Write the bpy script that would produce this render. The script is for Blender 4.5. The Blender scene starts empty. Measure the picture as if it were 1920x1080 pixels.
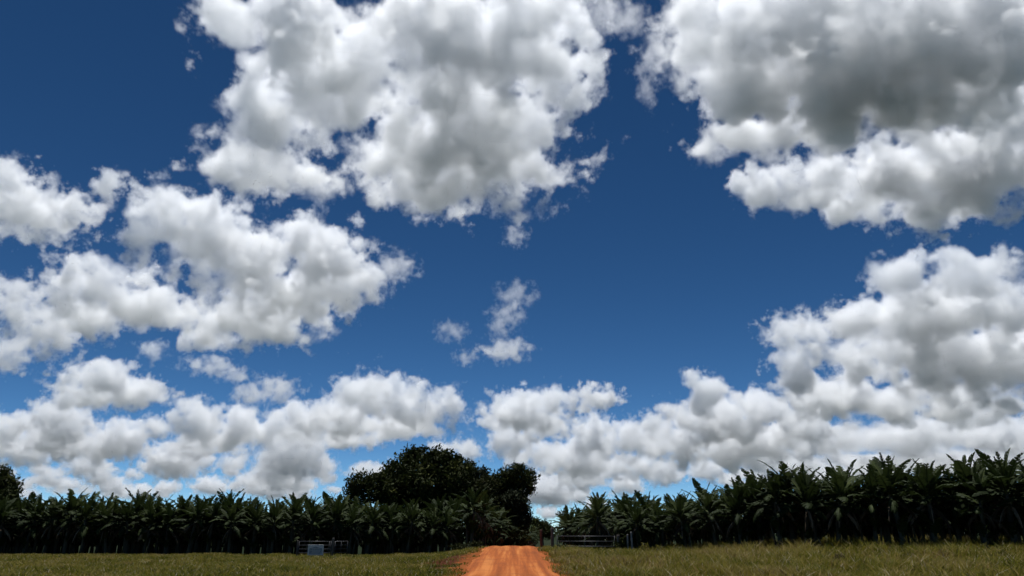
import bpy, math, random
import numpy as np
from mathutils import Vector

S = bpy.context.scene
C = S.collection
R = math.radians

# ------------------------------------------------------------------ camera, sky, sun, exposure
F = 1400.0                      # focal length in pixels of the 1920 px wide photograph
PITCH = R(18.2)
CAMZ = 1.6
cam = bpy.data.cameras.new('camera')
cam_o = bpy.data.objects.new('camera', cam)
C.objects.link(cam_o)
cam.sensor_width = 36.0
cam.lens = 36.0 * F / 1920.0
cam.clip_start = 0.1
cam.clip_end = 200000.0
cam_o.location = (0, 0, CAMZ)
cam_o.rotation_euler = (R(90) + PITCH, 0, 0)
S.camera = cam_o

EXPO = 0.12
SUN_EL, SUN_AZ = R(78), R(-14)
world = bpy.data.worlds.new('World')
S.world = world
world.use_nodes = True
wn = world.node_tree
bg = wn.nodes['Background']
bg.inputs['Strength'].default_value = 0.1
sky = wn.nodes.new('ShaderNodeTexSky')
sky.sky_type = 'NISHITA'
sky.sun_disc = False
sky.sun_elevation = SUN_EL
sky.sun_rotation = SUN_AZ
sky.altitude = 0
sky.air_density = 0.4
sky.dust_density = 0.0
sky.ozone_density = 6.0
sep = wn.nodes.new('ShaderNodeSeparateColor')
com = wn.nodes.new('ShaderNodeCombineColor')
wn.links.new(sky.outputs[0], sep.inputs[0])
for i, (p, k) in enumerate(((1.75, .0475), (1.5, .0575), (1.4, .0505))):   # deep clear-air blue of the photograph
    a = wn.nodes.new('ShaderNodeMath'); a.operation = 'POWER'; a.inputs[1].default_value = p
    b = wn.nodes.new('ShaderNodeMath'); b.operation = 'MULTIPLY'; b.inputs[1].default_value = k / .1 / 2 ** EXPO
    wn.links.new(sep.outputs[i], a.inputs[0]); wn.links.new(a.outputs[0], b.inputs[0]); wn.links.new(b.outputs[0], com.inputs[i])
wn.links.new(com.outputs[0], bg.inputs['Color'])

sun = bpy.data.lights.new('sun', 'SUN')
sun.energy = 5.0
sun.angle = R(.5)
sun.color = (1.0, .99, .975)
sun_o = bpy.data.objects.new('sun', sun)
C.objects.link(sun_o)
sd = Vector((math.sin(SUN_AZ) * math.cos(SUN_EL), math.cos(SUN_AZ) * math.cos(SUN_EL), math.sin(SUN_EL)))
sun_o.rotation_euler = sd.to_track_quat('Z', 'Y').to_euler()

S.view_settings.view_transform = 'Standard'
S.view_settings.look = 'None'
S.view_settings.exposure = EXPO
S.view_settings.gamma = 1
cy = S.cycles
cy.use_denoising = True
cy.use_adaptive_sampling = True
cy.adaptive_threshold = .06
cy.max_bounces = 12
cy.diffuse_bounces = 3
cy.glossy_bounces = 2
cy.transmission_bounces = 3
cy.transparent_max_bounces = 8
cy.volume_bounces = 8
cy.volume_step_rate = 3
cy.volume_max_steps = 256

# ------------------------------------------------------------------ helpers
cp, sp = math.cos(PITCH), math.sin(PITCH)


def ray(px, py):
    x = (px - 960) / F
    y = -(py - 540) / F
    return Vector((x, cp - y * sp, sp + y * cp)).normalized()


def at(px, py, Y):
    r = ray(px, py)
    return Vector((0, 0, CAMZ)) + r * (Y / r.y)


def tag(o, label=None, cat=None, group=None, kind=None):
    if label: o['label'] = label
    if cat: o['category'] = cat
    if group: o['group'] = group
    if kind: o['kind'] = kind
    return o


def empty(name, loc, rz=0):
    o = bpy.data.objects.new(name, None)
    o.location = loc
    o.rotation_euler = (0, 0, rz)
    o.empty_display_size = .3
    C.objects.link(o)
    return o


class MB:
    """collects quads and tris, then links them as one mesh object"""
    def __init__(s):
        s.v = []; s.f = []; s.c = []

    def add(s, verts, faces, col=None):
        n = len(s.v)
        s.v.extend([tuple(v) for v in verts])
        s.f.extend([tuple(i + n for i in f) for f in faces])
        if col is not None: s.c.extend([col] * len(verts))

    def box(s, c, d, rz=0, bev=.012):
        hx, hy, hz = d[0] / 2, d[1] / 2, d[2] / 2
        b = min(bev, hx * .5, hy * .5, hz * .5)
        prof = [(-hz, hx - b, hy - b), (-hz + b, hx, hy), (hz - b, hx, hy), (hz, hx - b, hy - b)]
        vs = []
        for z, x, y in prof:
            for sx, sy in ((-1, -1), (1, -1), (1, 1), (-1, 1)):
                X, Y = sx * x, sy * y
                vs.append((c[0] + X * math.cos(rz) - Y * math.sin(rz), c[1] + X * math.sin(rz) + Y * math.cos(rz), c[2] + z))
        fs = [(3, 2, 1, 0), (12, 13, 14, 15)]
        for k in range(3):
            for i in range(4):
                j = (i + 1) % 4
                fs.append((k * 4 + i, k * 4 + j, k * 4 + 4 + j, k * 4 + 4 + i))
        s.add(vs, fs)

    def tube(s, pts, rad, n=7, cap=True):
        pts = [Vector(p) for p in pts]
        if not hasattr(rad, '__len__'): rad = [rad] * len(pts)
        vs, fs = [], []
        for i, p in enumerate(pts):
            t = (pts[min(i + 1, len(pts) - 1)] - pts[max(i - 1, 0)]).normalized()
            u = t.cross(Vector((0, 0, 1)) if abs(t.z) < .9 else Vector((1, 0, 0))).normalized()
            w = t.cross(u)
            for k in range(n):
                a = 2 * math.pi * k / n
                vs.append(p + (u * math.cos(a) + w * math.sin(a)) * rad[i])
        for i in range(len(pts) - 1):
            for k in range(n):
                j = (k + 1) % n
                fs.append((i * n + k, i * n + j, (i + 1) * n + j, (i + 1) * n + k))
        if cap:
            fs.append(tuple(range(n - 1, -1, -1)))
            fs.append(tuple((len(pts) - 1) * n + k for k in range(n)))
        s.add(vs, fs)

    def build(s, name, mat, parent=None, smooth=False):
        me = bpy.data.meshes.new(name)
        me.from_pydata(s.v, [], s.f)
        if s.c and len(s.c) == len(s.v):
            at_ = me.attributes.new('tint', 'FLOAT', 'POINT')
            at_.data.foreach_set('value', np.array(s.c, dtype=np.float32))
        me.materials.append(mat)
        if smooth: me.polygons.foreach_set('use_smooth', [True] * len(me.polygons))
        me.update()
        o = bpy.data.objects.new(name, me)
        C.objects.link(o)
        if parent is not None: o.parent = parent
        return o


# ------------------------------------------------------------------ materials
def newmat(name):
    m = bpy.data.materials.new(name)
    m.use_nodes = True
    nt = m.node_tree
    return m, nt, nt.nodes['Principled BSDF'], nt.nodes['Material Output']


def noise(nt, scale, detail=4, rough=.55, vec=None, dim='3D'):
    n = nt.nodes.new('ShaderNodeTexNoise')
    n.inputs['Scale'].default_value = scale
    n.inputs['Detail'].default_value = detail
    n.inputs['Roughness'].default_value = rough
    if vec is not None: nt.links.new(vec, n.inputs['Vector'])
    return n.outputs[0]


def ramp(nt, fac, stops):
    r = nt.nodes.new('ShaderNodeValToRGB')
    e = r.color_ramp.elements
    while len(e) < len(stops): e.new(.5)
    for i, (p, c) in enumerate(stops):
        e[i].position = p
        e[i].color = (*c, 1)
    nt.links.new(fac, r.inputs[0])
    return r.outputs[0]


def mixc(nt, fac, a, b, mode='MIX'):
    m = nt.nodes.new('ShaderNodeMix')
    m.data_type = 'RGBA'
    m.blend_type = mode
    for s, v in ((m.inputs[0], fac), (m.inputs[6], a), (m.inputs[7], b)):
        if isinstance(v, (int, float)): s.default_value = v
        elif isinstance(v, tuple): s.default_value = (*v, 1)
        else: nt.links.new(v, s)
    return m.outputs[2]


def texco(nt, which='Object', scale=None):
    t = nt.nodes.new('ShaderNodeTexCoord').outputs[which]
    if scale:
        mp = nt.nodes.new('ShaderNodeMapping')
        mp.inputs['Scale'].default_value = scale
        nt.links.new(t, mp.inputs[0])
        return mp.outputs[0]
    return t


def bump(nt, b, h, strength=.5, dist=.02):
    n = nt.nodes.new('ShaderNodeBump')
    n.inputs['Strength'].default_value = strength
    n.inputs['Distance'].default_value = dist
    nt.links.new(h, n.inputs['Height'])
    nt.links.new(n.outputs[0], b.inputs['Normal'])


def attr(nt, name='tint'):
    a = nt.nodes.new('ShaderNodeAttribute')
    a.attribute_name = name
    return a.outputs['Fac']


def objrandom(nt):
    return nt.nodes.new('ShaderNodeObjectInfo').outputs['Random']


def translucent(nt, b, out, col, fac):
    t = nt.nodes.new('ShaderNodeBsdfTranslucent')
    nt.links.new(col, t.inputs[0])
    mx = nt.nodes.new('ShaderNodeMixShader')
    mx.inputs[0].default_value = fac
    nt.links.new(b.outputs[0], mx.inputs[1])
    nt.links.new(t.outputs[0], mx.inputs[2])
    nt.links.new(mx.outputs[0], out.inputs[0])


def math_node(nt, op, a, b=None):
    n = nt.nodes.new('ShaderNodeMath'); n.operation = op
    for i, v in enumerate((a, b)):
        if v is None: continue
        if isinstance(v, (int, float)): n.inputs[i].default_value = v
        else: nt.links.new(v, n.inputs[i])
    return n.outputs[0]


def mat_leaf(name, stops, rough=.45, trans=.25, spec=.4, per_object=.0):
    m, nt, b, out = newmat(name)
    t = attr(nt)
    col = ramp(nt, t, stops)
    if per_object:
        col = mixc(nt, math_node(nt, 'MULTIPLY', objrandom(nt), per_object), col, stops[-1][1])
    nt.links.new(col, b.inputs['Base Color'])
    b.inputs['Roughness'].default_value = rough
    b.inputs['Specular IOR Level'].default_value = spec
    if trans: translucent(nt, b, out, col, trans)
    return m


M = {}
M['banana'] = mat_leaf('banana leaf green', [(0, (.010, .017, .005)), (.5, (.016, .026, .007)), (.8, (.030, .044, .011)), (1, (.075, .090, .028))], .65, .2, .07, .15)
M['dry'] = mat_leaf('dry banana leaf', [(0, (.03, .02, .012)), (.6, (.07, .05, .03)), (1, (.20, .16, .11))], .8, .1, .1)
M['tree'] = mat_leaf('tree leaf', [(0, (.014, .019, .005)), (.6, (.030, .038, .009)), (1, (.085, .088, .018))], .7, .14, .07)
M['tree_light'] = mat_leaf('lighter tree leaf', [(0, (.016, .020, .010)), (.6, (.030, .038, .018)), (1, (.065, .072, .035))], .7, .18, .07)
M['tree_olive'] = mat_leaf('olive tree leaf', [(0, (.012, .016, .005)), (.6, (.026, .030, .008)), (1, (.055, .055, .016))], .7, .18, .07)


def mat_bark(name, a, b_, sc=6):
    m, nt, b, out = newmat(name)
    v = texco(nt, 'Object', (1, 1, .25))
    n = noise(nt, sc, 6, .6, v)
    nt.links.new(ramp(nt, n, [(.3, a), (.7, b_)]), b.inputs['Base Color'])
    b.inputs['Roughness'].default_value = .9
    bump(nt, b, n, .6, .03)
    return m


M['bark'] = mat_bark('tree bark', (.035, .026, .02), (.12, .10, .08))
M['pseudostem'] = mat_bark('banana pseudostem', (.018, .018, .009), (.08, .072, .045), 4)
M['wood'] = mat_bark('weathered post wood', (.05, .04, .035), (.15, .13, .11), 8)
M['palewood'] = mat_bark('pale weathered post wood', (.14, .13, .12), (.34, .32, .30), 8)
M['redwood'] = mat_bark('reddish post wood', (.06, .022, .015), (.14, .06, .04), 8)

m, nt, b, out = newmat('galvanised gate steel')
n = noise(nt, 9, 5, .6, texco(nt))
nt.links.new(ramp(nt, n, [(.35, (.03, .03, .033)), (.7, (.075, .075, .08))]), b.inputs['Base Color'])
b.inputs['Roughness'].default_value = .5
b.inputs['Metallic'].default_value = .3
M['steel'] = m
m, nt, b, out = newmat('white sign paint')
n = noise(nt, 5, 5, .6, texco(nt))
nt.links.new(ramp(nt, n, [(.3, (.42, .42, .42)), (.75, (.58, .58, .57))]), b.inputs['Base Color'])
b.inputs['Roughness'].default_value = .6
M['signwhite'] = m
m, nt, b, out = newmat('blue sign print')
n = noise(nt, 8, 4, .6, texco(nt))
nt.links.new(ramp(nt, n, [(.3, (.16, .18, .20)), (.75, (.26, .29, .31))]), b.inputs['Base Color'])
b.inputs['Roughness'].default_value = .6
M['signblue'] = m

# cloud water: white scattering, density comes from the volume itself
m = bpy.data.materials.new('cloud vapour')
m.use_nodes = True
nt = m.node_tree
nt.nodes.clear()
out = nt.nodes.new('ShaderNodeOutputMaterial')
pv = nt.nodes.new('ShaderNodeVolumePrincipled')
pv.inputs['Color'].default_value = (.984, .992, 1, 1)
pv.inputs['Density'].default_value = 1
pv.inputs['Anisotropy'].default_value = .4
nt.links.new(pv.outputs[0], out.inputs['Volume'])
M['cloud'] = m


# ------------------------------------------------------------------ terrain
def sst(a, b, x):
    t = np.clip((np.asarray(x, dtype=float) - a) / (b - a), 0, 1)
    return t * t * (3 - 2 * t)


ROADX = -.1


def roadc(y):
    y = np.asarray(y, dtype=float)
    return ROADX + .085 * np.maximum(0, y - 60) ** 1.0 * sst(56, 72, y)



def height(x, y):
    x = np.asarray(x, dtype=float); y = np.asarray(y, dtype=float)
    s = sst(24, 46, y)
    rise = -.12 * sst(-2, -12, x) + .25 * sst(2, 7, x) + .42 * sst(8, 26, x)
    h = rise * s
    w = 1 - sst(2.0, 5.5, np.abs(x - roadc(y)))
    up = sst(30, 55, y) * (1 - sst(60, 82, y))
    h = h + w * up * (.62 - .25 * sst(2, 7, x))
    h = h + .05 * np.sin(x * .9 + y * .31) * np.sin(y * .53 - x * .17) * sst(3, 6, np.abs(x - ROADX))
    h = h - 3.0 * np.clip((y - 62) / 150, 0, 1)
    return h * (1 - sst(300, 600, np.abs(x)))


def grid_mesh(name, xs, ys, zoff, mat, hfun=height):
    X, Y = np.meshgrid(xs, ys)
    Z = hfun(X, Y) + zoff
    nx, ny = len(xs), len(ys)
    v = np.stack([X, Y, Z], -1).reshape(-1, 3)
    i = np.arange(nx * ny).reshape(ny, nx)
    f = np.stack([i[:-1, :-1], i[:-1, 1:], i[1:, 1:], i[1:, :-1]], -1).reshape(-1, 4)
    me = bpy.data.meshes.new(name)
    me.from_pydata(v.tolist(), [], f.tolist())
    me.polygons.foreach_set('use_smooth', [True] * len(me.polygons))
    me.materials.append(mat)
    o = bpy.data.objects.new(name, me)
    C.objects.link(o)
    return o


m, nt, b, out = newmat('meadow soil')
tc = texco(nt)
n1 = noise(nt, .35, 6, .6, tc)
n2 = noise(nt, 4, 6, .65, tc)
c1 = ramp(nt, n2, [(.3, (.04, .034, .010)), (.55, (.075, .066, .016)), (.75, (.11, .095, .028))])
c2 = ramp(nt, n2, [(.3, (.03, .022, .012)), (.7, (.085, .062, .030))])
col = mixc(nt, ramp(nt, n1, [(.42, (0, 0, 0)), (.6, (1, 1, 1))]), c1, c2)
# bare red earth beside the road, left of it and along its verges
sx = nt.nodes.new('ShaderNodeSeparateXYZ'); nt.links.new(tc, sx.inputs[0])
nn = noise(nt, .5, 5, .6, tc)
dx = math_node(nt, 'ABSOLUTE', math_node(nt, 'ADD', sx.outputs[0], 3.4))
dy = math_node(nt, 'MULTIPLY', math_node(nt, 'ABSOLUTE', math_node(nt, 'ADD', sx.outputs[1], -42.5)), .42)
dd = math_node(nt, 'ADD', math_node(nt, 'ADD', dx, dy), math_node(nt, 'MULTIPLY', math_node(nt, 'ADD', nn, -.5), 3.5))
# beyond the crops: dark green farmland to the horizon
ln = nt.nodes.new('ShaderNodeVectorMath'); ln.operation = 'LENGTH'; nt.links.new(tc, ln.inputs[0])
farm = ramp(nt, noise(nt, .004, 5, .6, tc), [(.3, (.010, .016, .009)), (.5, (.018, .025, .015)), (.7, (.034, .040, .026))])
mr_ = nt.nodes.new('ShaderNodeMapRange'); nt.links.new(ln.outputs['Value'], mr_.inputs[0]); mr_.inputs[1].default_value = 66; mr_.inputs[2].default_value = 80
col = mixc(nt, mr_.outputs[0], col, farm)
mask = ramp(nt, math_node(nt, 'MULTIPLY', dd, .25), [(.45, (1, 1, 1)), (.8, (0, 0, 0))])
red = ramp(nt, n2, [(.3, (.028, .011, .007)), (.7, (.085, .032, .018))])
col = mixc(nt, mask, col, red)
# orange dust spilt on the verges of the road
vd = math_node(nt, 'ABSOLUTE', math_node(nt, 'ADD', sx.outputs[0], .1))
vd = math_node(nt, 'ADD', vd, math_node(nt, 'MULTIPLY', math_node(nt, 'ADD', noise(nt, 1.3, 5, .65, tc), -.5), 2.4))
vm_ = ramp(nt, math_node(nt, 'MULTIPLY', vd, .25), [(.55, (1, 1, 1)), (.72, (0, 0, 0))])
near = nt.nodes.new('ShaderNodeMapRange'); nt.links.new(sx.outputs[1], near.inputs[0]); near.inputs[1].default_value = 58; near.inputs[2].default_value = 64; near.inputs[3].default_value = 1; near.inputs[4].default_value = 0
vm_ = mixc(nt, 1.0, vm_, near.outputs[0], 'MULTIPLY')
col = mixc(nt, vm_, col, ramp(nt, n2, [(.3, (.12, .034, .012)), (.7, (.26, .085, .028))]))
nt.links.new(col, b.inputs['Base Color'])
b.inputs['Roughness'].default_value = .95
b.inputs['Specular IOR Level'].default_value = 0
bump(nt, b, n2, .8, .08)
M['soil'] = m

xs = np.concatenate([[-40000, -8000, -2000, -600, -300, -150], np.arange(-90, -20, 2.), np.arange(-20, 20, .5), np.arange(20, 90.1, 2.), [150, 300, 600, 2000, 8000, 40000]])
ys = np.concatenate([[-20000, -2000, -300, -60, -10], np.arange(2, 20, 3.), np.arange(20, 90, .6), np.arange(90, 200, 5.), [260, 400, 700, 1500, 4000, 10000, 50000]])
g = grid_mesh('ground', xs, ys, 0, M['soil'])
tag(g, kind='structure')

m, nt, b, out = newmat('orange dirt')
tc = texco(nt)
lane = noise(nt, 1, 6, .65, texco(nt, 'Object', (2.0, .045, 1)))
fine = noise(nt, 7, 7, .7, tc)
big = noise(nt, .55, 4, .6, tc)
c = ramp(nt, lane, [(.36, (.17, .040, .010)), (.5, (.31, .082, .018)), (.62, (.50, .18, .047))])
c = mixc(nt, .28, c, ramp(nt, fine, [(.3, (.13, .032, .009)), (.7, (.42, .145, .042))]))
c = mixc(nt, ramp(nt, big, [(.5, (0, 0, 0)), (.75, (.55, .55, .55))]), c, (.15, .040, .017))
nt.links.new(c, b.inputs['Base Color'])
b.inputs['Roughness'].default_value = .95
b.inputs['Specular IOR Level'].default_value = .1
bump(nt, b, fine, .7, .05)
M['dirt'] = m

rng = np.random.default_rng(7)


def wob(y, s):
    return .30 * np.sin(y * .43 + s) + .18 * np.sin(y * 1.3 + 2 * s) + .10 * np.sin(y * 3.1 + s * 3)


ysr = np.concatenate([np.arange(4, 90, .5), np.arange(90, 240, 3.)])
nxr = 25
tt = np.linspace(-1, 1, nxr)
X = np.zeros((len(ysr), nxr)); Y = np.repeat(ysr[:, None], nxr, 1)
for k, y in enumerate(ysr):
    l = float(roadc(y)) - 1.85 + .3 * wob(y, .4) - .1 * (1 - float(sst(36, 46, y)))
    r = float(roadc(y)) + 1.85 + .3 * wob(y, 2.3) + .2 * (1 - float(sst(40, 52, y)))
    X[k] = l + (r - l) * (tt + 1) / 2
ruts = -.045 * np.exp(-((np.abs(tt) - .45) / .16) ** 2) 
Z = height(X, Y) + .09 + ruts[None, :] * (1 - np.abs(tt)[None, :] ** 8) - .10 * np.abs(tt)[None, :] ** 10
v = np.stack([X, Y, Z], -1).reshape(-1, 3)
i = np.arange(v.shape[0]).reshape(len(ysr), nxr)
f = np.stack([i[:-1, :-1], i[:-1, 1:], i[1:, 1:], i[1:, :-1]], -1).reshape(-1, 4)
me = bpy.data.meshes.new('dirt_road')
me.from_pydata(v.tolist(), [], f.tolist())
me.polygons.foreach_set('use_smooth', [True] * len(me.polygons))
me.materials.append(M['dirt'])
o = bpy.data.objects.new('dirt_road', me)
C.objects.link(o)
tag(o, kind='structure')

# ------------------------------------------------------------------ grass
def vnoise(x, y, seed):
    """smooth value noise"""
    rg = np.random.default_rng(seed)
    G = rg.random((128, 128))
    xi = np.floor(x).astype(int); yi = np.floor(y).astype(int)
    fx = x - xi; fy = y - yi
    fx = fx * fx * (3 - 2 * fx); fy = fy * fy * (3 - 2 * fy)
    g = lambda a, b_: G[a % 128, b_ % 128]
    return (g(xi, yi) * (1 - fx) + g(xi + 1, yi) * fx) * (1 - fy) + (g(xi, yi + 1) * (1 - fx) + g(xi + 1, yi + 1) * fx) * fy


m, nt, b, out = newmat('meadow grass')
t = attr(nt)
col = ramp(nt, t, [(0, (.030, .040, .006)), (.25, (.090, .098, .010)), (.5, (.155, .140, .018)), (.68, (.22, .17, .036)), (.82, (.33, .26, .10)), (.93, (.10, .05, .026)), (1, (.40, .35, .22))])
nt.links.new(col, b.inputs['Base Color'])
b.inputs['Roughness'].default_value = .7
b.inputs['Specular IOR Level'].default_value = .15
translucent(nt, b, out, col, .4)
M['grass'] = m


def grass(name, N, x0, x1, y0, y1, hmin, hmax, seed, dry):
    rg = np.random.default_rng(seed)
    x = rg.uniform(x0, x1, N); y = y0 + (y1 - y0) * rg.random(N)
    keep = np.abs(x) < (y * .72 + 4)
    edge = np.abs(x - ROADX) - (1.7 + .25 * np.sin(y * .7) + .35 * (vnoise(x * 0 + y * 1.1, y * .3 + np.sign(x) * 7, 15) - .5))
    clump = vnoise(x * 2.2 + 3, y * 1.4, 21)
    keep &= (edge > -.15) & ((edge > 1.1) | (rg.random(N) < .02 + 1.3 * np.clip(edge - .9 * (clump - .35), 0, 1)))
    bare = (np.abs(x + 3.4) + .42 * np.abs(y - 42.5) + (vnoise(x * .5, y * .5, 3) - .5) * 2.5) < 2.7
    keep &= ~(bare & (rg.random(N) < .93))
    x, y = x[keep], y[keep]
    n = len(x)
    z = height(x, y)
    pn = vnoise(x * .35 + 9, y * .22, 5) * .45 + vnoise(x * 1.3, y * .8, 6) * .3 + vnoise(x * 3.3, y * 2.2, 16) * .35 - .05
    tus = vnoise(x * 1.9 + 17, y * 1.3, 33)
    tall = np.clip(.45 * (tus - .5) + vnoise(x * .8 + 40, y * .5, 8) * .55 + vnoise(x * 2.6, y * 1.6, 9) * .25 + rg.random(n) * .45, 0, 1)
    H = (hmin + (hmax - hmin) * tall ** 2) * (.35 + .65 * sst(0, 2.5, np.abs(x - ROADX) - 2)) * (1 + .5 * sst(36, 46, y) * sst(9, 14, x) * (rg.random(n) < .4))
    a = rg.uniform(0, 2 * np.pi, n)
    lean = rg.uniform(.2, 1.3, n) * H
    la = rg.uniform(0, 2 * np.pi, n)
    W = rg.uniform(.009, .026, n)
    dx, dy = np.cos(a) * W, np.sin(a) * W
    b0 = np.stack([x - dx, y - dy, z - .03], -1); b1 = np.stack([x + dx, y + dy, z - .03], -1)
    mx = x + np.cos(la) * lean * .35; my = y + np.sin(la) * lean * .35; mz = z + H * .62
    m0 = np.stack([mx - dx * .8, my - dy * .8, mz], -1); m1 = np.stack([mx + dx * .8, my + dy * .8, mz], -1)
    tp = np.stack([x + np.cos(la) * lean, y + np.sin(la) * lean, z + H], -1)
    v = np.stack([b0, b1, m1, m0, tp], 1).reshape(-1, 3)
    k = np.arange(n)[:, None] * 5
    tint = np.clip(pn * .8 + rg.normal(0, .18, n) + .22 * (tus - .5) + dry, 0, .9)
    tint = np.where(rg.random(n) < .035, 1, tint)
    me = bpy.data.meshes.new(name)
    loops = np.concatenate([k + 0, k + 1, k + 2, k + 3, k + 3, k + 2, k + 4], 1).reshape(-1)
    me.vertices.add(n * 5); me.vertices.foreach_set('co', v.reshape(-1).astype(np.float32))
    me.loops.add(n * 7); me.loops.foreach_set('vertex_index', loops.astype(np.int32))
    ls = np.stack([np.arange(n) * 7, np.arange(n) * 7 + 4], -1).reshape(-1)
    me.polygons.add(n * 2); me.polygons.foreach_set('loop_start', ls.astype(np.int32))
    me.update(calc_edges=True)
    at_ = me.attributes.new('tint', 'FLOAT', 'POINT'); at_.data.foreach_set('value', np.repeat(tint, 5).astype(np.float32))
    me.materials.append(M['grass'])
    me.validate()
    ob = bpy.data.objects.new(name, me)
    C.objects.link(ob)
    return ob


o = grass('grass', 250000, -48, 0, 24, 62, .10, .34, 11, .02)
tag(o, 'rough olive and yellow grass left of the dirt road', 'grass', kind='stuff')
o = grass('grass', 250000, 0, 44, 24, 58, .12, .62, 12, .10)
tag(o, 'tall ragged meadow grass with dry stalks right of the dirt road', 'grass', kind='stuff')

# ------------------------------------------------------------------ banana plants
def banana_leaf(mb, rg, base, az, e0, droop, L, W, fold, tint):
    n = 11
    pos = Vector(base)
    mids = []
    for i in range(n + 3):
        t = i / (n + 2)
        e = e0 - droop * t ** 1.4
        d = Vector((math.cos(az) * math.cos(e), math.sin(az) * math.cos(e), math.sin(e)))
        mids.append((pos.copy(), d))
        pos = pos + d * (L / (n + 2))
    side = Vector((-math.sin(az), math.cos(az), 0))
    # midrib and petiole
    for i in range(n + 2):
        w0 = .045 * (1 - i / (n + 2.5)) + .008; w1 = .045 * (1 - (i + 1) / (n + 2.5)) + .008
        p, q = mids[i][0], mids[i + 1][0]
        mb.add([p - side * w0, p + side * w0, q + side * w1, q - side * w1], [(0, 1, 2, 3)], min(1, tint + .45))
    for s in (-1, 1):
        for i in range(2, n + 2):
            t0, t1 = (i - 2) / n, (i - 1) / n
            wf = lambda t: W * (math.sin(math.pi * min(1, .10 + t * .9) ** .75) ** .5 if t < 1 else .05)
            fo = fold + rg.gauss(0, .12)
            p, dp = mids[i]; q, dq = mids[i + 1]
            up0 = side.cross(dp) * -1 if side.cross(dp).z < 0 else side.cross(dp)
            gap = .06 if rg.random() < .3 else 0
            pieces = []
            for (pt, dd, t, g_) in ((p, dp, t0, gap), (q, dq, t1, -gap)):
                w = wf(t) * rg.uniform(.88, 1.05)
                o_ = side * s * math.cos(fo) + up0 * math.sin(fo)
                e1 = pt + o_ * w * .55 + dd * g_ * .3
                o2 = side * s * math.cos(fo - .5) + up0 * math.sin(fo - .5)
                e2 = e1 + o2 * w * .5 + dd * (.07 + g_)
                pieces.append((pt, e1, e2))
            a_, b_ = pieces
            tn = min(1, max(0, tint + rg.gauss(0, .07)))
            lift = up0 * -.01
            mb.add([a_[0] + lift, b_[0] + lift, b_[1], a_[1], a_[2], b_[2]], [(0, 1, 2, 3), (3, 2, 5, 4)], tn)


def make_banana(seed):
    rg = random.Random(seed)
    hs = rg.uniform(2.35, 2.9)
    root = empty('banana_plant', (0, 0, 0))
    st = MB()
    lx, ly = rg.uniform(-.2, .2), rg.uniform(-.15, .15)
    st.tube([(0, 0, -.15), (0, 0, .25), (lx * .3, ly * .3, hs * .5), (lx, ly, hs), (lx * 1.1, ly * 1.1, hs + .35)], [.16, .145, .12, .085, .05], 9)
    if rg.random() < .8:      # a sucker at its foot
        a = rg.uniform(0, 6.28)
        px, py = math.cos(a) * .35, math.sin(a) * .35
        st.tube([(px, py, -.1), (px * 1.2, py * 1.2, hs * .4), (px * 1.4, py * 1.4, hs * .62)], [.08, .06, .03], 7)
    st.build('stem', M['pseudostem'], root, True)
    cr = MB()
    nl = rg.randint(15, 18)
    a0 = rg.uniform(0, 6.28)
    for k in range(nl):
        u = k / (nl - 1)
        az = a0 + k * 2.4 + rg.uniform(-.3, .3)
        e0 = R(86 - 78 * u + rg.uniform(-6, 6))
        droop = R(20 + 66 * u + rg.uniform(-10, 18))
        L = rg.uniform(1.65, 2.4) * (1 if u > .1 else .85)
        W = rg.uniform(.25, .34) * (1 if u > .08 else .55)
        fold = R(38) - R(62) * u + rg.uniform(-.15, .15)
        tint = min(.95, max(0, .62 - .45 * u + rg.gauss(0, .16)))
        banana_leaf(cr, rg, (lx, ly, hs + .25 - .55 * u), az, e0, droop, L, W, fold, tint)
    for q in range(5):        # leaves of the suckers
        az = q * 1.3 + rg.uniform(0, .6)
        banana_leaf(cr, rg, (.1 * math.cos(az), .1 * math.sin(az), hs * rg.uniform(.2, .55)), az, R(rg.uniform(50, 80)), R(70), rg.uniform(1.2, 1.7), .26, .1, .2)
    cr.build('crown', M['banana'], root)
    dr = MB()
    for k in range(rg.randint(4, 6)):
        az = rg.uniform(0, 6.28)
        banana_leaf(dr, rg, (lx, ly, hs - rg.uniform(0, .4)), az, R(-25), R(60), rg.uniform(1.2, 1.8), .16, -1.0, rg.random())
    dr.build('dry_leaves', M['dry'], root)
    return root


def copy_tree(o, parent=None):
    c = o.copy()
    C.objects.link(c)
    c.parent = parent
    for ch in [x for x in S.objects if x.parent == o] if parent is None else []:
        d = ch.copy()
        C.objects.link(d)
        d.parent = c
    return c


protos = [make_banana(s) for s in range(101, 110)]
kids = {p.name: [x for x in S.objects if x.parent == p] for p in protos}
used = set()
rb = random.Random(5)


def plant_banana(x, y, sc, label, group):
    p = rb.choice(protos)
    if p.name not in used:
        used.add(p.name)
        r = p
    else:
        r = p.copy()
        C.objects.link(r)
        for ch in kids[p.name]:
            d = ch.copy()
            C.objects.link(d)
            d.parent = r
    r.location = (x, y, float(height(x, y)) - .02)
    r.rotation_euler = (R(rb.uniform(-7, 7)), R(rb.uniform(-7, 7)), rb.uniform(0, 6.28))
    s = sc * rb.uniform(.82, 1.14)
    r.scale = (s * 1.04, s * 1.04, s)
    tag(r, label, 'banana plant', group)


LB = ('dark green banana plant in the dense crop left of the dirt road', 'banana plants of the crop left of the road')
RB = ('dark green banana plant in the taller crop right of the dirt road', 'banana plants of the crop right of the road')
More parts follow.
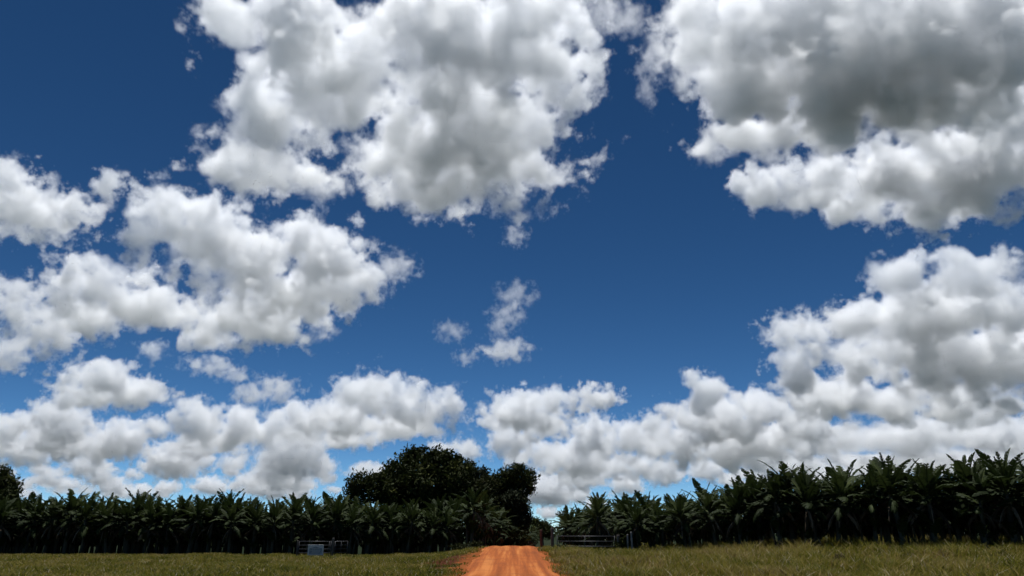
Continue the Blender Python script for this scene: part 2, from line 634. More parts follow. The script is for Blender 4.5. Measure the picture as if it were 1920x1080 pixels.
# left block: front edge from far left to the road, five rows deep
for row in range(5):
    x = -50.0 - row * 2
    while x < float(roadc(64 + row * 2.1)) - 2.75:
        y = 63.5 + row * 2.1 + .03 * (x + 25) + rb.uniform(-.5, .5)
        if x < float(roadc(y)) - 2.6:
            plant_banana(x + rb.uniform(-.3, .3), y, 1.02 - (.06 if x > -12 else 0), *LB)
        x += 1.6 if row < 3 else 2.2
# right block: slanting front edge, coming nearer to the right
for row in range(5):
    k = 0
    x = 8.6
    while x < 37 + row * 2:
        y0 = 53.5 - (x - 8.6) * .60 if x < 26 else 43.1 - (x - 26) * .25
        plant_banana(x + rb.uniform(-.3, .3), y0 + row * 2.1 + rb.uniform(-.5, .5), .82 + .25 * float(sst(8, 19, x)), *RB)
        x += 1.55 if row < 3 else 2.1
# both blocks run on beside the road
y = 56.0
while y < 150:
    plant_banana(float(roadc(y)) + 6.6 - 2.2 * float(sst(60, 80, y)) + rb.uniform(-.4, .4), y + rb.uniform(-.4, .4), .84, *RB)
    if y < 100: plant_banana(float(roadc(y)) + 8.9 - 2 * float(sst(60, 80, y)) + rb.uniform(-.4, .4), y + 4 + rb.uniform(-.4, .4), .84, *RB)
    if y > 72: plant_banana(float(roadc(y)) - 3.1 + rb.uniform(-.4, .4), y + rb.uniform(-.4, .4), .92, *LB)
    y += 2.1 if y < 90 else 3.2
# the rows behind the first five of each block: nobody could count them, one mass per block
def mass(name, spots, label):
    V, FF, T = {'crown': [], 'stem': []}, {'crown': [], 'stem': []}, {'crown': [], 'stem': []}
    n0 = {'crown': 0, 'stem': 0}
    src = []
    for p_ in protos:
        e_ = {}
        for ch in kids[p_.name]:
            key = ch.name.split('.')[0]
            if key not in ('crown', 'stem'): continue
            me_ = ch.data
            v_ = np.zeros(len(me_.vertices) * 3, dtype=np.float32); me_.vertices.foreach_get('co', v_)
            t_ = np.zeros(len(me_.vertices), dtype=np.float32)
            if 'tint' in me_.attributes: me_.attributes['tint'].data.foreach_get('value', t_)
            e_[key] = (v_.reshape(-1, 3), [tuple(q_.vertices) for q_ in me_.polygons], t_)
        src.append(e_)
    for x_, y_, sc_ in spots:
        e_ = rb.choice(src)
        a_ = rb.uniform(0, 6.28); s_ = sc_ * rb.uniform(.88, 1.08)
        ca_, sa_ = math.cos(a_) * s_, math.sin(a_) * s_
        off = np.array([x_, y_, float(height(x_, y_))])
        for key in ('crown', 'stem'):
            v_, f_, t_ = e_[key]
            V[key].append(np.stack([v_[:, 0] * ca_ - v_[:, 1] * sa_, v_[:, 0] * sa_ + v_[:, 1] * ca_, v_[:, 2] * s_], -1) + off)
            k_ = n0[key]
            FF[key] += [tuple(i_ + k_ for i_ in q_) for q_ in f_]
            T[key].append(t_)
            n0[key] += len(v_)
    nv = n0['crown']
    me_ = bpy.data.meshes.new(name)
    me_.from_pydata(np.concatenate(V['crown'] + V['stem']), [], FF['crown'] + [tuple(i_ + nv for i_ in q_) for q_ in FF['stem']])
    at_ = me_.attributes.new('tint', 'FLOAT', 'POINT'); at_.data.foreach_set('value', np.concatenate(T['crown'] + T['stem']))
    me_.materials.append(M['banana']); me_.materials.append(M['pseudostem'])
    me_.polygons.foreach_set('material_index', np.array([0] * len(FF['crown']) + [1] * len(FF['stem']), dtype=np.int32))
    ob_ = bpy.data.objects.new(name, me_)
    C.objects.link(ob_)
    tag(ob_, label, 'banana crop', kind='stuff')


mass('banana_crop', [(-58 + i_ * 2.2 + rb.uniform(-.4, .4), 74.5 + r_ * 2.3 + rb.uniform(-.4, .4), .98) for r_ in range(10) for i_ in range(24)],
     'dark unbroken mass of banana plants behind the first left rows')
mass('banana_crop', [(11.5 + i_ * 2.2 + rb.uniform(-.4, .4), max(54, 64.5 - i_ * .62) + r_ * 2.3 + rb.uniform(-.4, .4), .84 + .18 * float(sst(0, 5, i_))) for r_ in range(9) for i_ in range(19)],
     'dark unbroken mass of banana plants behind the first right rows')
for p in protos:
    if p.name not in used:
        for ch in kids[p.name]: bpy.data.objects.remove(ch)
        bpy.data.objects.remove(p)

# ------------------------------------------------------------------ trees
def make_tree(label, cat_group, blobs, Y, px_trunk, leafmat, seed, nleaf, leaf=.30, trunk_r=.3, droop=0.0, gap=.35):
    """blobs: crown lobes (px, py, rx, ry[, depth offset]) as seen in the photograph, standing at distance Y"""
    rg = np.random.default_rng(seed)
    k = Y / F / math.cos(PITCH) * 1.0
    lobes = []
    for q in blobs:
        c_ = at(q[0], q[1], Y)
        off = q[4] if len(q) > 4 else rg.uniform(-1, 1)
        c_.y += off
        mm = (c_ - Vector((0, 0, CAMZ))).dot(Vector((0, cp, sp))) / F
        rx, rz = q[2] * mm, q[3] * mm
        lobes.append((c_, rx, max(rx, rz) * .9, rz))
    bx = at(px_trunk, 1030, Y).x
    bz = float(height(bx, Y))
    root = empty('tree', (bx, Y, bz))
    top = sum((l[0] for l in lobes), Vector()) / len(lobes)
    tb = MB()
    fork = Vector((bx + (top.x - bx) * .4, Y, bz + (top.z - bz) * .5))
    o0 = Vector((bx, Y, bz))
    tb.tube([Vector((0, 0, -.3)), Vector((0, 0, .4)), (fork - o0) * .55 + Vector((.1, .05, 0)), fork - o0], [trunk_r * 1.35, trunk_r, trunk_r * .85, trunk_r * .7], 9)
    for c_, rx, ry, rz in lobes:
        e = c_ - o0
        s0 = fork - o0
        mid = s0.lerp(e, .5) + Vector((rg.uniform(-.3, .3), rg.uniform(-.3, .3), .25))
        tb.tube([s0 * .96, mid, e, e + Vector((rg.uniform(-.5, .5) * rx, 0, rz * .5))], [trunk_r * .5, trunk_r * .3, trunk_r * .16, .03], 6)
    tb.build('trunk', M['bark'], root, True)
    vol = np.array([l[1] * l[2] * l[3] for l in lobes]) ** .72
    vol /= vol.sum()
    V = []; T = []
    for (c_, rx, ry, rz), fr in zip(lobes, vol):
        n = int(nleaf * 1.7 * fr)
        # leaf sprays gathered round random twig ends, so the lobe has clumps and gaps
        nt_ = max(10, n // 16)
        d = rg.normal(size=(nt_, 3)); d /= np.linalg.norm(d, axis=1)[:, None]
        rad = rg.uniform(.25, 1.0, nt_) ** .45 * (1 + rg.normal(0, .07, nt_))
        cen = d * rad[:, None]
        cen += rg.normal(0, .05, cen.shape)
        ti = rg.integers(0, nt_, n)
        tone = np.clip(.35 + rg.normal(0, .22, nt_), 0, 1)
        P = cen[ti] * np.array([rx, ry, rz]) + rg.normal(0, leaf * 1.0, (n, 3)) * np.array([1, 1, .8])
        if droop: P[:, 2] -= droop * rg.random(n) ** 2 * rz
        P += np.array(c_ - o0)
        a = rg.normal(size=(n, 3)); a /= np.linalg.norm(a, axis=1)[:, None]
        b_ = np.cross(a, rg.normal(size=(n, 3))); b_ /= np.linalg.norm(b_, axis=1)[:, None]
        l_ = leaf * rg.uniform(.45, 1.0, n)[:, None]
        V.append(np.stack([P - a * l_, P + b_ * l_ * .42, P + a * l_, P - b_ * l_ * .42], 1))
        T.append(np.repeat(np.clip(tone[ti] + rg.normal(0, .1, n), 0, 1), 4))
    V = np.concatenate(V).reshape(-1, 3); T = np.concatenate(T)
    me = bpy.data.meshes.new('crown')
    n = len(V) // 4
    me.vertices.add(n * 4); me.vertices.foreach_set('co', V.reshape(-1).astype(np.float32))
    me.loops.add(n * 4); me.loops.foreach_set('vertex_index', np.arange(n * 4, dtype=np.int32))
    me.polygons.add(n); me.polygons.foreach_set('loop_start', (np.arange(n) * 4).astype(np.int32))
    me.update(calc_edges=True)
    at_ = me.attributes.new('tint', 'FLOAT', 'POINT'); at_.data.foreach_set('value', T.astype(np.float32))
    me.materials.append(M[leafmat])
    me.validate()
    ob = bpy.data.objects.new('crown', me)
    C.objects.link(ob)
    ob.parent = root
    tag(root, label, 'tree', cat_group)
    return root


G1 = 'trees beyond the left banana rows'
make_tree('large dark dome-crowned tree, tallest behind the left banana rows', G1,
          [(790, 872, 42, 30), (760, 895, 42, 36), (830, 880, 40, 34), (795, 910, 75, 42), (846, 874, 22, 18), (744, 890, 20, 18), (735, 918, 30, 32), (855, 908, 40, 42), (800, 945, 85, 34), (872, 935, 35, 40), (765, 850, 11, 9), (815, 852, 11, 9), (778, 856, 18, 14), (838, 862, 12, 14)], 84, 795, 'tree', 31, 15000, .32, .45)
make_tree('small ragged round tree at the left foot of the tallest tree', G1,
          [(676, 908, 26, 18), (702, 902, 26, 16), (690, 925, 36, 20), (725, 920, 24, 22), (662, 922, 14, 14), (652, 938, 12, 12), (715, 896, 10, 8)], 80, 695, 'tree', 32, 3000, .26, .2)
make_tree('thin airy grey green tree right of the tallest crown', G1,
          [(874, 885, 20, 18), (898, 896, 22, 20), (892, 905, 22, 22), (868, 905, 24, 26), (900, 925, 24, 26), (880, 872, 8, 8), (858, 872, 4, 12)], 90, 885, 'tree_light', 33, 4200, .26, .2)
make_tree('dark tree with a leaning crown overhanging the dirt road', G1,
          [(966, 888, 24, 16), (988, 893, 17, 17), (950, 902, 26, 22), (930, 912, 22, 20), (990, 908, 12, 14), (965, 918, 30, 24), (940, 940, 30, 26), (924, 898, 10, 10), (968, 877, 8, 8)], 88, 945, 'tree', 34, 5200, .28, .3, droop=.3)
make_tree('pale grey green vine covered tree under the leaning crown beside the road', G1,
          [(968, 950, 22, 22), (978, 968, 17, 18), (955, 968, 26, 22), (945, 985, 26, 18), (972, 985, 18, 16), (960, 935, 16, 16)], 86, 962, 'tree_light', 35, 6500, .24, .2, droop=.2)
make_tree('olive green tree filling between the tallest tree and the road', G1,
          [(905, 935, 30, 28), (912, 912, 22, 18), (890, 965, 30, 24), (920, 965, 28, 24), (905, 990, 36, 22), (930, 985, 26, 20), (945, 1005, 30, 18), (915, 1012, 34, 14), (965, 1008, 22, 16)], 83, 905, 'tree_olive', 36, 6500, .26, .2)
make_tree('dark tree cut off by the left picture edge above the banana rows', None,
          [(-20, 905, 40, 30), (8, 918, 22, 20), (24, 932, 15, 10), (-10, 940, 36, 26), (0, 898, 12, 12), (18, 948, 14, 10), (-30, 965, 40, 25)], 74, -22, 'tree', 37, 6500, .26, .25)
for q, (px, Y, hpx, lab) in enumerate(((1000, 190, 972, 'small distant tree in the gap where the road ends, nearest its left side'), (1018, 200, 979, 'low distant tree in the gap where the road ends, beside the right crop'), (985, 170, 985, 'squat distant tree beneath the vine covered tree at the road end'))):
    make_tree(lab, None, [(px, hpx + 8, 13, 9), (px - 8, hpx + 18, 14, 12), (px + 9, hpx + 17, 14, 12)], Y, px, 'tree', 50 + q, 1800, .45, .2)

# ------------------------------------------------------------------ gates, posts and the sign
def gz(x, y): return float(height(x, y))


def post(name, label, x, y, h, r, mat, lean=0., cat='post', sq=False, group=None):
    z = gz(x, y)
    o_ = MB()
    if sq:
        o_.box((0, 0, h / 2 - .2), (r * 2, r * 2, h + .4), .2, .02)
    else:
        o_.tube([(0, 0, -.4), (lean * .3, 0, h * .4), (lean * .7, .01, h * .8), (lean, 0, h - .03), (lean, 0, h)], [r * 1.08, r, r * .95, r * .93, r * .75], 10)
    ob = o_.build(name, mat, None, True)
    ob.location = (x, y, z)
    tag(ob, label, cat, group)
    return ob


def gate(label, x0, y0, x1, y1, zb, zt, nrail, braces, stiles=(0., 1.), cat='gate', name='metal_gate'):
    d = Vector((x1 - x0, y1 - y0, 0)); L = d.length
    z = gz((x0 + x1) / 2, (y0 + y1) / 2)
    root = empty(name, (x0, y0, z), math.atan2(d.y, d.x))
    f_ = MB()
    r = .028
    for s in (0, L): f_.tube([(s, 0, zb - r), (s, 0, zt + r)], r, 8)
    f_.tube([(0, 0, zt), (L, 0, zt)], r, 8)
    f_.tube([(0, 0, zb), (L, 0, zb)], r, 8)
    f_.build('frame', M['steel'], root, True)
    for k in range(1, nrail - 1):
        zz = zb + (zt - zb) * k / (nrail - 1)
        q = MB(); q.tube([(r, .004, zz), (L - r, .004, zz)], .024, 8); q.build('rail', M['steel'], root, True)
    for s in braces:
        q = MB(); q.tube([(L * s, -.035, zb), (L * s, -.035, zt)], .02, 7); q.build('upright', M['steel'], root, True)
    tag(root, label, cat)
    return root


# left: gate with the board, dark post, and a shorter rail panel swung back
a = at(560, 1030, 57); b2 = at(620, 1030, 57); e2 = at(651, 1030, 59)
gate('grey pipe rail gate carrying the blue white board left of the road', a.x, 57, b2.x, 57, .18, 1.22, 5, (.95,))
gate('short grey rail panel with one pale upright right of the signed gate', b2.x + .28, 57.05, e2.x, 59, .12, 1.15, 5, (.45,), cat='rail panel', name='rail_panel')
post('gate_post', 'dark wooden post between the signed gate and the short rail panel', b2.x + .14, 57, 1.42, .075, M['wood'])
post('gate_post', 'thin grey post at the left end of the signed gate', a.x - .12, 57, 1.28, .05, M['wood'])
# the board
sx0, sx1 = at(577, 1030, 56.9).x, at(606.5, 1030, 56.9).x
zc = gz((sx0 + sx1) / 2, 57)
root = empty('sign', ((sx0 + sx1) / 2, 56.93, zc + .28))
w_, h_ = sx1 - sx0, .72
q = MB(); q.box((0, 0, h_ / 2), (w_, .03, h_), 0, .006); q.build('board', M['signwhite'], root)
q = MB()
q.add([(-w_ * .40, -.019, h_ * .10), (w_ * .40, -.019, h_ * .10), (w_ * .40, -.019, h_ * .66), (w_ * .22, -.019, h_ * .70), (0, -.019, h_ * .84), (-w_ * .22, -.019, h_ * .70), (-w_ * .40, -.019, h_ * .66)], [(0, 1, 2, 3, 4, 5, 6)])
q.build('printed_panel', M['signblue'], root)
q = MB()
for r_, (ww, zz) in enumerate(((.5, .62), (.62, .47), (.40, .33), (.58, .21))):
    x_ = -w_ * ww / 2
    rr = random.Random(r_)
    while x_ < w_ * ww / 2:
        l_ = rr.uniform(.03, .11)
        q.box((x_ + l_ / 2, -.023, h_ * zz), (l_, .004, h_ * .055), 0, .001)
        x_ += l_ + .035
q.build('faded_lettering', M['signwhite'], root)
tag(root, 'small weathered blue and white notice board hung on the left gate', 'sign')

# right: long four rail gate, posts
a = at(1045, 1030, 54); b2 = at(1153, 1030, 53)
gate('long grey four rail pipe gate standing open right of the road', a.x, 54, b2.x, 53, .25, 1.22, 4, (.49,))
post('gate_post', 'dark thick wooden post at the road end of the four rail gate', at(1036, 1030, 54.3).x, 54.3, 1.45, .11, M['wood'])
post('gate_post', 'reddish brown post standing closest to the right road edge', at(1015, 1030, 57).x, 57, 1.25, .10, M['redwood'])
p1 = at(1177, 1030, 52.5); p2 = at(1186, 1030, 52.2); p3 = at(1160, 1030, 52.8)
post('fence_post', 'pale thin post, left of the pair right of the four rail gate', p1.x, 52.5, 1.35, .055, M['palewood'], .03)
post('fence_post', 'pale taller post, right of the pair right of the four rail gate', p2.x, 52.2, 1.50, .06, M['palewood'], -.05)
post('gate_post', 'thick dark post hinging the right end of the four rail gate', p3.x, 52.8, 1.30, .10, M['wood'])


def bush(name, label, px, Y, h, w, mat, seed, n, leaf, cat='bush', group=None, spiky=False):
    rg = np.random.default_rng(seed)
    x = at(px, 1030, Y).x
    root = empty(name, (x, Y, gz(x, Y)))
    d = rg.normal(size=(n, 3)); d /= np.linalg.norm(d, axis=1)[:, None]
    P = d * (rg.random(n) ** .4)[:, None] * np.array([w / 2, w / 2, h / 2]) * (1 + .25 * np.sin(d[:, :1] * 7 + d[:, 2:] * 5))
    P[:, 2] += h * .52
    a_ = rg.normal(size=(n, 3)) * np.array([.5, .5, 1.3 if spiky else .8]); a_ /= np.linalg.norm(a_, axis=1)[:, None]
    b_ = np.cross(a_, rg.normal(size=(n, 3))); b_ /= np.linalg.norm(b_, axis=1)[:, None]
    l_ = leaf * rg.uniform(.5, 1, n)[:, None]
    wd = .14 if spiky else .42
    V = np.stack([P - a_ * l_, P + b_ * l_ * wd, P + a_ * l_, P - b_ * l_ * wd], 1).reshape(-1, 3)
    mb = MB()
    mb.v = [tuple(v_) for v_ in V]
    mb.f = [(4 * k, 4 * k + 1, 4 * k + 2, 4 * k + 3) for k in range(n)]
    mb.c = list(np.repeat(np.clip(rg.normal(.45, .25, n), 0, 1), 4))
    mb.build('foliage', M[mat], root)
    q = MB()
    for k in range(6):
        a1 = rg.uniform(0, 6.28); e_ = Vector((math.cos(a1) * w * .3, math.sin(a1) * w * .3, h * rg.uniform(.6, .9)))
        q.tube([(0, 0, -.08), e_ * .5 + Vector((0, 0, .05)), e_], [.022, .014, .006], 5)
    q.build('stems', M['bark'], root)
    tag(root, label, cat, group)


bush('shrub', 'black green shrub between the four rail gate and the pale posts', 1167, 52.9, 1.15, .95, 'tree', 61, 1400, .11)
bush('shrub', 'low leafy weed at the left verge where the dirt road crests', 868, 58.5, .55, 1.9, 'tree_olive', 62, 900, .10)
bush('shrub', 'tiny bright weed at the left road edge in front of the vine covered tree', 893, 57, .5, .9, 'tree_olive', 63, 500, .09)
bush('shrub', 'low weeds at the right road edge under the open gate', 1052, 53, .45, .9, 'tree_light', 64, 500, .08)
for px, Y, h_, w_, mt, lab in ((1572, 35.5, .50, .55, 'dry', 'dark brown dead weed tuft standing in the right meadow'),
                               (1208, 49, .75, .6, 'grass', 'grey seeding weed clump just right of the pale posts'),
                               (1235, 48, .65, .7, 'grass', 'second grey weed clump farther right from the pale posts'),
                               (1700, 36, .55, .9, 'grass', 'yellow green leafy weed in the foreground of the right meadow'),
                               (1875, 35, .62, .8, 'grass', 'tall yellow green weed at the lower right picture corner'),
                               (1350, 44, .55, .6, 'grass', 'straw coloured weed clump before the middle of the right crop')):
    bush('weed', lab, px, Y, h_, w_, mt, int(px), 500, .12, 'weed', None, True)

# ------------------------------------------------------------------ clouds: real volumes, kilometres off, lit by the sun
def cloud(label, blobs, dist, tau=3.2, amp=1.0, seed=0., slab=.35, sharp=4.6, vox=1.2, warp=.55, rough=.61, fine=1.0, bias=0., smooth=.18, name='cloud', depth=1.0):
    """blobs: lobes (px, py, rx, ry[, thinness]) of a cloud at slant range dist; lower lobes lie farther away, as under a flat cloud base"""
    my = sum(b_[1] for b_ in blobs) / len(blobs); mxp = sum(b_[0] for b_ in blobs) / len(blobs)
    sc_ = ray(mxp, my).z
    pts = []
    for b_ in blobs:
        d = ray(b_[0], b_[1])
        rng_ = dist * (sc_ / max(.02, d.z)) ** slab
        mm = rng_ * d.dot(Vector((0, cp, sp))) / F
        pts.append((Vector((0, 0, CAMZ)) + d * rng_, b_[2] * mm, b_[3] * mm))
    px_m = dist * ray(mxp, my).dot(Vector((0, cp, sp))) / F
    c0 = sum((p for p, _, _ in pts), Vector()) / len(pts)
    az = math.atan2(c0.x, c0.y)
    ca, sa = math.cos(az), math.sin(az)
    loc = []
    for p, rx, rz in pts:
        q_ = p - c0
        loc.append((Vector((q_.x * ca - q_.y * sa, q_.x * sa + q_.y * ca, q_.z)), Vector((rx, (rx + rz) / 2 * depth, rz))))
    pad = 1.6
    mn = Vector([min(l[0][i] - l[1][i] * pad for l in loc) for i in range(3)])
    mx = Vector([max(l[0][i] + l[1][i] * pad for l in loc) for i in range(3)])
    vo = bpy.data.volumes.new(name)
    ob = bpy.data.objects.new(name, vo)
    C.objects.link(ob)
    ob.location = c0
    ob.rotation_euler = (0, 0, -az)
    g_ = bpy.data.node_groups.new('cloud density', 'GeometryNodeTree')
    g_.interface.new_socket('Geometry', in_out='INPUT', socket_type='NodeSocketGeometry')
    g_.interface.new_socket('Geometry', in_out='OUTPUT', socket_type='NodeSocketGeometry')
    N, L = g_.nodes, g_.links

    def mt(op, a_, b_=None, c_=None):
        n_ = N.new('ShaderNodeMath'); n_.operation = op
        for i_, v_ in enumerate((a_, b_, c_)):
            if v_ is None: continue
            if isinstance(v_, (int, float)): n_.inputs[i_].default_value = v_
            else: L.new(v_, n_.inputs[i_])
        return n_.outputs[0]

    def vm(op, a_, b_=None):
        n_ = N.new('ShaderNodeVectorMath'); n_.operation = op
        for i_, v_ in enumerate((a_, b_)):
            if v_ is None: continue
            if isinstance(v_, (tuple, Vector)): n_.inputs[i_].default_value = v_
            else: L.new(v_, n_.inputs[i_])
        return n_.outputs['Value'] if op == 'LENGTH' else n_.outputs[0]

    pos = N.new('GeometryNodeInputPosition').outputs[0]
    mr = sum(l[1].length for l in loc) / len(loc) / 1.7
    ns = 1 / mr

    def nz(scale, detail, rough_, off):
        n_ = N.new('ShaderNodeTexNoise')
        n_.inputs['Scale'].default_value = scale; n_.inputs['Detail'].default_value = detail; n_.inputs['Roughness'].default_value = rough_
        L.new(vm('ADD', pos, (off, off * 1.7, off * .6)), n_.inputs['Vector'])
        return n_

    wnz = nz(ns * .9, 3, .5, mr * (seed * 7.7 + 5)).outputs['Color']
    wpos = vm('ADD', pos, vm('MULTIPLY', vm('SUBTRACT', wnz, (.5, .5, .5)), (mr * warp,) * 3))
    acc = None
    for p, r in loc:
        q_ = vm('MULTIPLY', vm('SUBTRACT', wpos, p), Vector((1 / r.x, 1 / r.y, 1 / r.z)))
        f_ = mt('SUBTRACT', 1, vm('LENGTH', q_))
        acc = f_ if acc is None else mt('SMOOTH_MAX', acc, f_, smooth)
    n1 = nz(ns * 1.5 * fine, 8, rough, mr * (seed * 10 + 13))
    n2 = nz(ns * 4.5 * fine, 6, .65, mr * (seed * 3 + 29))          # cauliflower billows
    bil = mt('ABSOLUTE', mt('SUBTRACT', n2.outputs[0], .5))
    n3 = nz(ns * 1.1, 2, .5, mr * (seed * 5 + 41))                  # where the rim is crisp and where it frays
    rim = N.new('ShaderNodeMapRange'); L.new(n3.outputs[0], rim.inputs[0])
    rim.inputs[1].default_value = .38; rim.inputs[2].default_value = .62; rim.inputs[3].default_value = sharp * .22; rim.inputs[4].default_value = sharp * 1.4
    dd_ = mt('MULTIPLY_ADD', mt('SUBTRACT', n1.outputs[0], .5), amp * 3.5, mt('ADD', mt('MULTIPLY', acc, .85), .02 - .19 + bias))
    dd_ = mt('MULTIPLY_ADD', bil, -1.1 * amp, mt('ADD', dd_, .11 * amp))
    dd_ = mt('MULTIPLY', dd_, rim.outputs[0])
    cl = N.new('ShaderNodeClamp'); L.new(dd_, cl.inputs[0])
    den = mt('MULTIPLY', cl.outputs[0], .95 * tau / mr)
    vc = N.new('GeometryNodeVolumeCube'); L.new(den, vc.inputs['Density'])
    vc.inputs['Min'].default_value = mn; vc.inputs['Max'].default_value = mx
    v_ = vox * px_m * 1.875
    for k_, i_ in zip(('Resolution X', 'Resolution Y', 'Resolution Z'), range(3)):
        vc.inputs[k_].default_value = max(8, int((mx[i_] - mn[i_]) / (v_ * (1.6 if i_ == 1 else 1))))
    sm = N.new('GeometryNodeSetMaterial'); sm.inputs['Material'].default_value = M['cloud']
    L.new(vc.outputs[0], sm.inputs[0])
    go = N.new('NodeGroupOutput'); L.new(sm.outputs[0], go.inputs[0])
    md = ob.modifiers.new('density', 'NODES'); md.node_group = g_
    vo.materials.append(M['cloud'])
    tag(ob, label, 'cloud')
    return ob


cloud('huge white and grey cumulus cloud at the top centre',
      [(440, 45, 85, 55), (560, 60, 120, 90), (620, 150, 140, 95), (720, 70, 100, 60), (830, 60, 140, 110), (980, 60, 130, 110), (1045, 150, 75, 85), (870, 180, 150, 105), (1000, 230, 85, 65), (860, 290, 190, 85), (810, 350, 140, 50), (970, 310, 85, 55), (510, 210, 80, 95), (470, 308, 100, 50), (560, 340, 62, 45), (690, 290, 50, 40)], 2000, tau=4.4, seed=1)
cloud('ragged wisp cloud between the two large top clouds', [(1235, 100, 40, 45), (1212, 160, 18, 40), (1130, 20, 60, 40), (1180, 40, 40, 30)], 1900, tau=0.5, amp=1.1, seed=21, sharp=3.)
cloud('biggest dark bellied cloud filling the upper right corner',
      [(1320, 60, 100, 65), (1450, 50, 135, 100), (1420, 150, 110, 95), (1600, 110, 190, 125), (1750, 80, 220, 120), (1870, 110, 160, 105), (1560, 205, 150, 62), (1370, 255, 80, 38), (1480, 240, 90, 42), (1750, 185, 180, 60)], 1850, tau=5.6, seed=2, bias=.08)
cloud('bright puffy cloud shelf below the dark bellied upper right cloud',
      [(1420, 350, 52, 42), (1480, 345, 58, 42), (1560, 325, 78, 55), (1660, 320, 110, 65), (1760, 325, 130, 85), (1870, 300, 120, 100), (1910, 215, 85, 75), (1620, 385, 85, 30), (1740, 390, 100, 36)], 2500, tau=5.0, seed=3)
cloud('broad grey white cumulus cloud at the middle left',
      [(310, 415, 62, 70), (390, 440, 85, 75), (470, 490, 95, 75), (590, 485, 90, 75), (655, 540, 62, 52), (540, 550, 120, 55), (480, 600, 130, 42), (210, 548, 92, 52), (140, 500, 38, 34), (290, 578, 115, 38), (160, 590, 72, 42), (400, 630, 60, 25)], 2900, tau=4.6, seed=4)
cloud('small wispy puff at the right tip of the middle left cumulus', [(740, 500, 38, 30), (715, 520, 25, 20)], 2900, tau=0.8, amp=1.1, seed=41, sharp=3.)
cloud('loose white cloud at the left edge above the middle left cumulus',
      [(15, 340, 42, 44), (50, 395, 95, 46), (140, 392, 50, 28), (205, 350, 26, 26), (30, 428, 70, 20)], 2500, tau=2.6, amp=1.2, seed=5)
cloud('thin torn cloud patch at the left edge below the middle left cumulus',
      [(20, 545, 34, 26), (35, 580, 55, 46), (95, 620, 46, 50), (20, 660, 40, 34)], 3300, tau=2.0, amp=1.3, seed=6)
cloud('small domed cumulus with flat grey base at the lower left',
      [(205, 705, 42, 36), (190, 725, 80, 38), (150, 748, 55, 26), (265, 735, 52, 30)], 5200, tau=4.0, seed=7)
cloud('little slanting cloud streak right of the small domed cumulus', [(390, 685, 48, 16), (440, 705, 35, 14), (285, 655, 26, 20)], 5000, tau=1.2, amp=1.1, seed=8, sharp=3.)
cloud('small flat white cloud below the slanting streak', [(470, 740, 36, 18), (520, 730, 42, 24)], 5600, tau=1.5, amp=1.1, seed=9, sharp=3.)
cloud('long low cumulus with bright domes left of the centre',
      [(690, 735, 62, 42), (750, 755, 85, 42), (825, 770, 44, 40), (640, 780, 85, 38), (560, 795, 75, 36), (450, 805, 85, 40), (380, 790, 55, 40), (390, 830, 60, 24), (640, 820, 80, 22), (740, 800, 90, 24)], 6800, tau=4.5, seed=10)
cloud('upper wisp of the torn cloud streak at the picture centre', [(970, 550, 34, 22), (950, 590, 30, 28), (935, 615, 20, 22)], 3400, tau=0.55, amp=1.1, seed=11, sharp=3.)
cloud('white lower puff of the torn cloud streak at the picture centre', [(950, 657, 46, 22), (915, 655, 20, 14)], 3900, tau=1.1, amp=1.1, seed=12, sharp=3.)
cloud('faint pair of wisps left of the torn centre streak', [(848, 622, 30, 20), (872, 670, 22, 16)], 3700, tau=0.5, amp=1.1, seed=13, sharp=3.)
cloud('tiny lone cloud scrap just above the picture centre', [(968, 443, 22, 20)], 2700, tau=0.6, amp=1.1, seed=14, sharp=3.)
cloud('small rounded cloud low right of the centre', [(1120, 745, 42, 24), (1095, 760, 22, 14)], 6200, tau=3.0, seed=15)
cloud('low domed cloud just right of the centre', [(985, 770, 78, 38), (1045, 755, 36, 34), (935, 790, 45, 18), (1020, 800, 60, 22)], 7000, tau=4.0, seed=16)
cloud('small low cloud above the leaning tree', [(870, 845, 42, 22), (825, 840, 26, 16), (700, 885, 50, 18)], 10000, tau=2.4, seed=17)
cloud('towering grey cumulus above the right crop',
      [(1690, 515, 55, 36), (1820, 515, 80, 46), (1900, 560, 80, 70), (1750, 590, 150, 60), (1620, 610, 66, 48), (1700, 660, 150, 58), (1850, 670, 150, 80), (1500, 695, 52, 45), (1560, 745, 90, 42), (1680, 755, 110, 36), (1800, 755, 150, 36)], 4200, tau=6.0, seed=18)
cloud('small detached tuft beside the towering grey cumulus', [(1500, 618, 62, 30), (1460, 635, 30, 16)], 4300, tau=2.4, amp=1.2, seed=19)
cloud('bright topped cumulus ridge left of the towering cumulus',
      [(1318, 735, 44, 38), (1350, 785, 90, 46), (1425, 775, 75, 42), (1255, 775, 22, 22), (1400, 835, 120, 40), (1270, 830, 70, 40), (1500, 800, 90, 40)], 6600, tau=5.5, seed=20)
cloud('long grey layered cloud bank low above the right crop',
      [(1560, 830, 130, 28), (1700, 815, 140, 30), (1850, 820, 140, 40), (1640, 868, 120, 22), (1800, 868, 140, 26), (1480, 870, 90, 26), (1930, 860, 90, 30), (1560, 890, 80, 14)], 10500, tau=6.5, seed=22, slab=.2, fine=1.4, bias=.02, amp=.8)


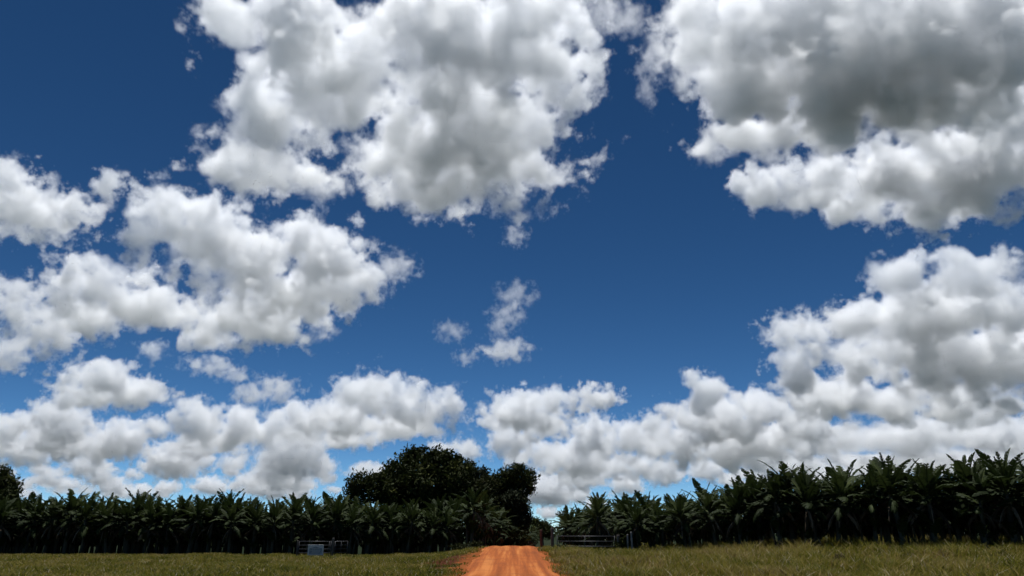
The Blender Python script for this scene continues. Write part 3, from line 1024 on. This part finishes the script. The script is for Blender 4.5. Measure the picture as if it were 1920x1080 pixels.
def puffs(seed, rows):
    """rows: (x0, x1, y, count, rx, ry): small domes on one base line each"""
    rg = random.Random(seed)
    b_ = []
    for x0, x1, y, n, rx, ry in rows:
        for k in range(n):
            x = x0 + (x1 - x0) * (k + .5 + rg.uniform(-.5, .5)) / n
            q_ = rg.uniform(.45, 1.25) * (1.5 if rg.random() < .22 else 1)
            b_.append((x, y - (q_ - .8) * ry * .7 + rg.uniform(-.75, .75) * ry, rx * q_ * .92, ry * q_ * 1.18))
    return b_


cloud('broken white cloud bank low between the trees and the right crop',
      puffs(1, [(950, 1250, 840, 8, 36, 26), (960, 1280, 875, 8, 38, 19), (1175, 1265, 808, 3, 30, 24), (1000, 1180, 905, 5, 34, 15)]), 10000, tau=2.7, seed=23, slab=.45, smooth=.09, bias=.11, amp=.85)
cloud('farthest small cloud bank in the gap above the end of the dirt road',
      puffs(2, [(990, 1130, 935, 4, 30, 13), (1000, 1060, 965, 2, 26, 9), (1230, 1420, 893, 5, 32, 13)]), 15000, tau=3.0, seed=27, slab=.3, smooth=.09, bias=.15, amp=.85)
cloud('wide heaped cloud bank low at the left edge',
      puffs(3, [(-40, 170, 790, 6, 42, 28), (-40, 20, 748, 1, 32, 24), (195, 295, 812, 3, 34, 24), (-40, 200, 835, 7, 40, 22), (190, 390, 852, 6, 36, 22)]), 8500, tau=2.7, seed=24, slab=.45, smooth=.09, bias=.15, amp=.85)
cloud('second heaped cloud bank beneath the wide left edge bank',
      puffs(4, [(-40, 340, 882, 9, 36, 17), (-40, 220, 908, 5, 36, 10)]), 11500, tau=2.2, seed=28, slab=.4, smooth=.09, bias=.14, amp=.85)
cloud('heaped white cloud bank left of the tallest tree',
      puffs(5, [(500, 640, 862, 5, 36, 24), (410, 640, 890, 7, 36, 19), (380, 470, 868, 3, 30, 20)]), 10500, tau=2.2, seed=25, slab=.4, smooth=.09, bias=.15, amp=.85)
cloud('row of bright little clouds just above the left banana rows',
      puffs(6, [(190, 340, 918, 5, 26, 12), (360, 640, 915, 8, 30, 13)]), 14000, tau=3.0, seed=29, slab=.3, smooth=.09, bias=.15, amp=.85)
cloud('faint cloud strip just above the left edge tree', [(70, 945, 50, 10), (30, 925, 60, 10), (130, 920, 60, 8)], 16000, tau=2.0, seed=26, slab=.1)
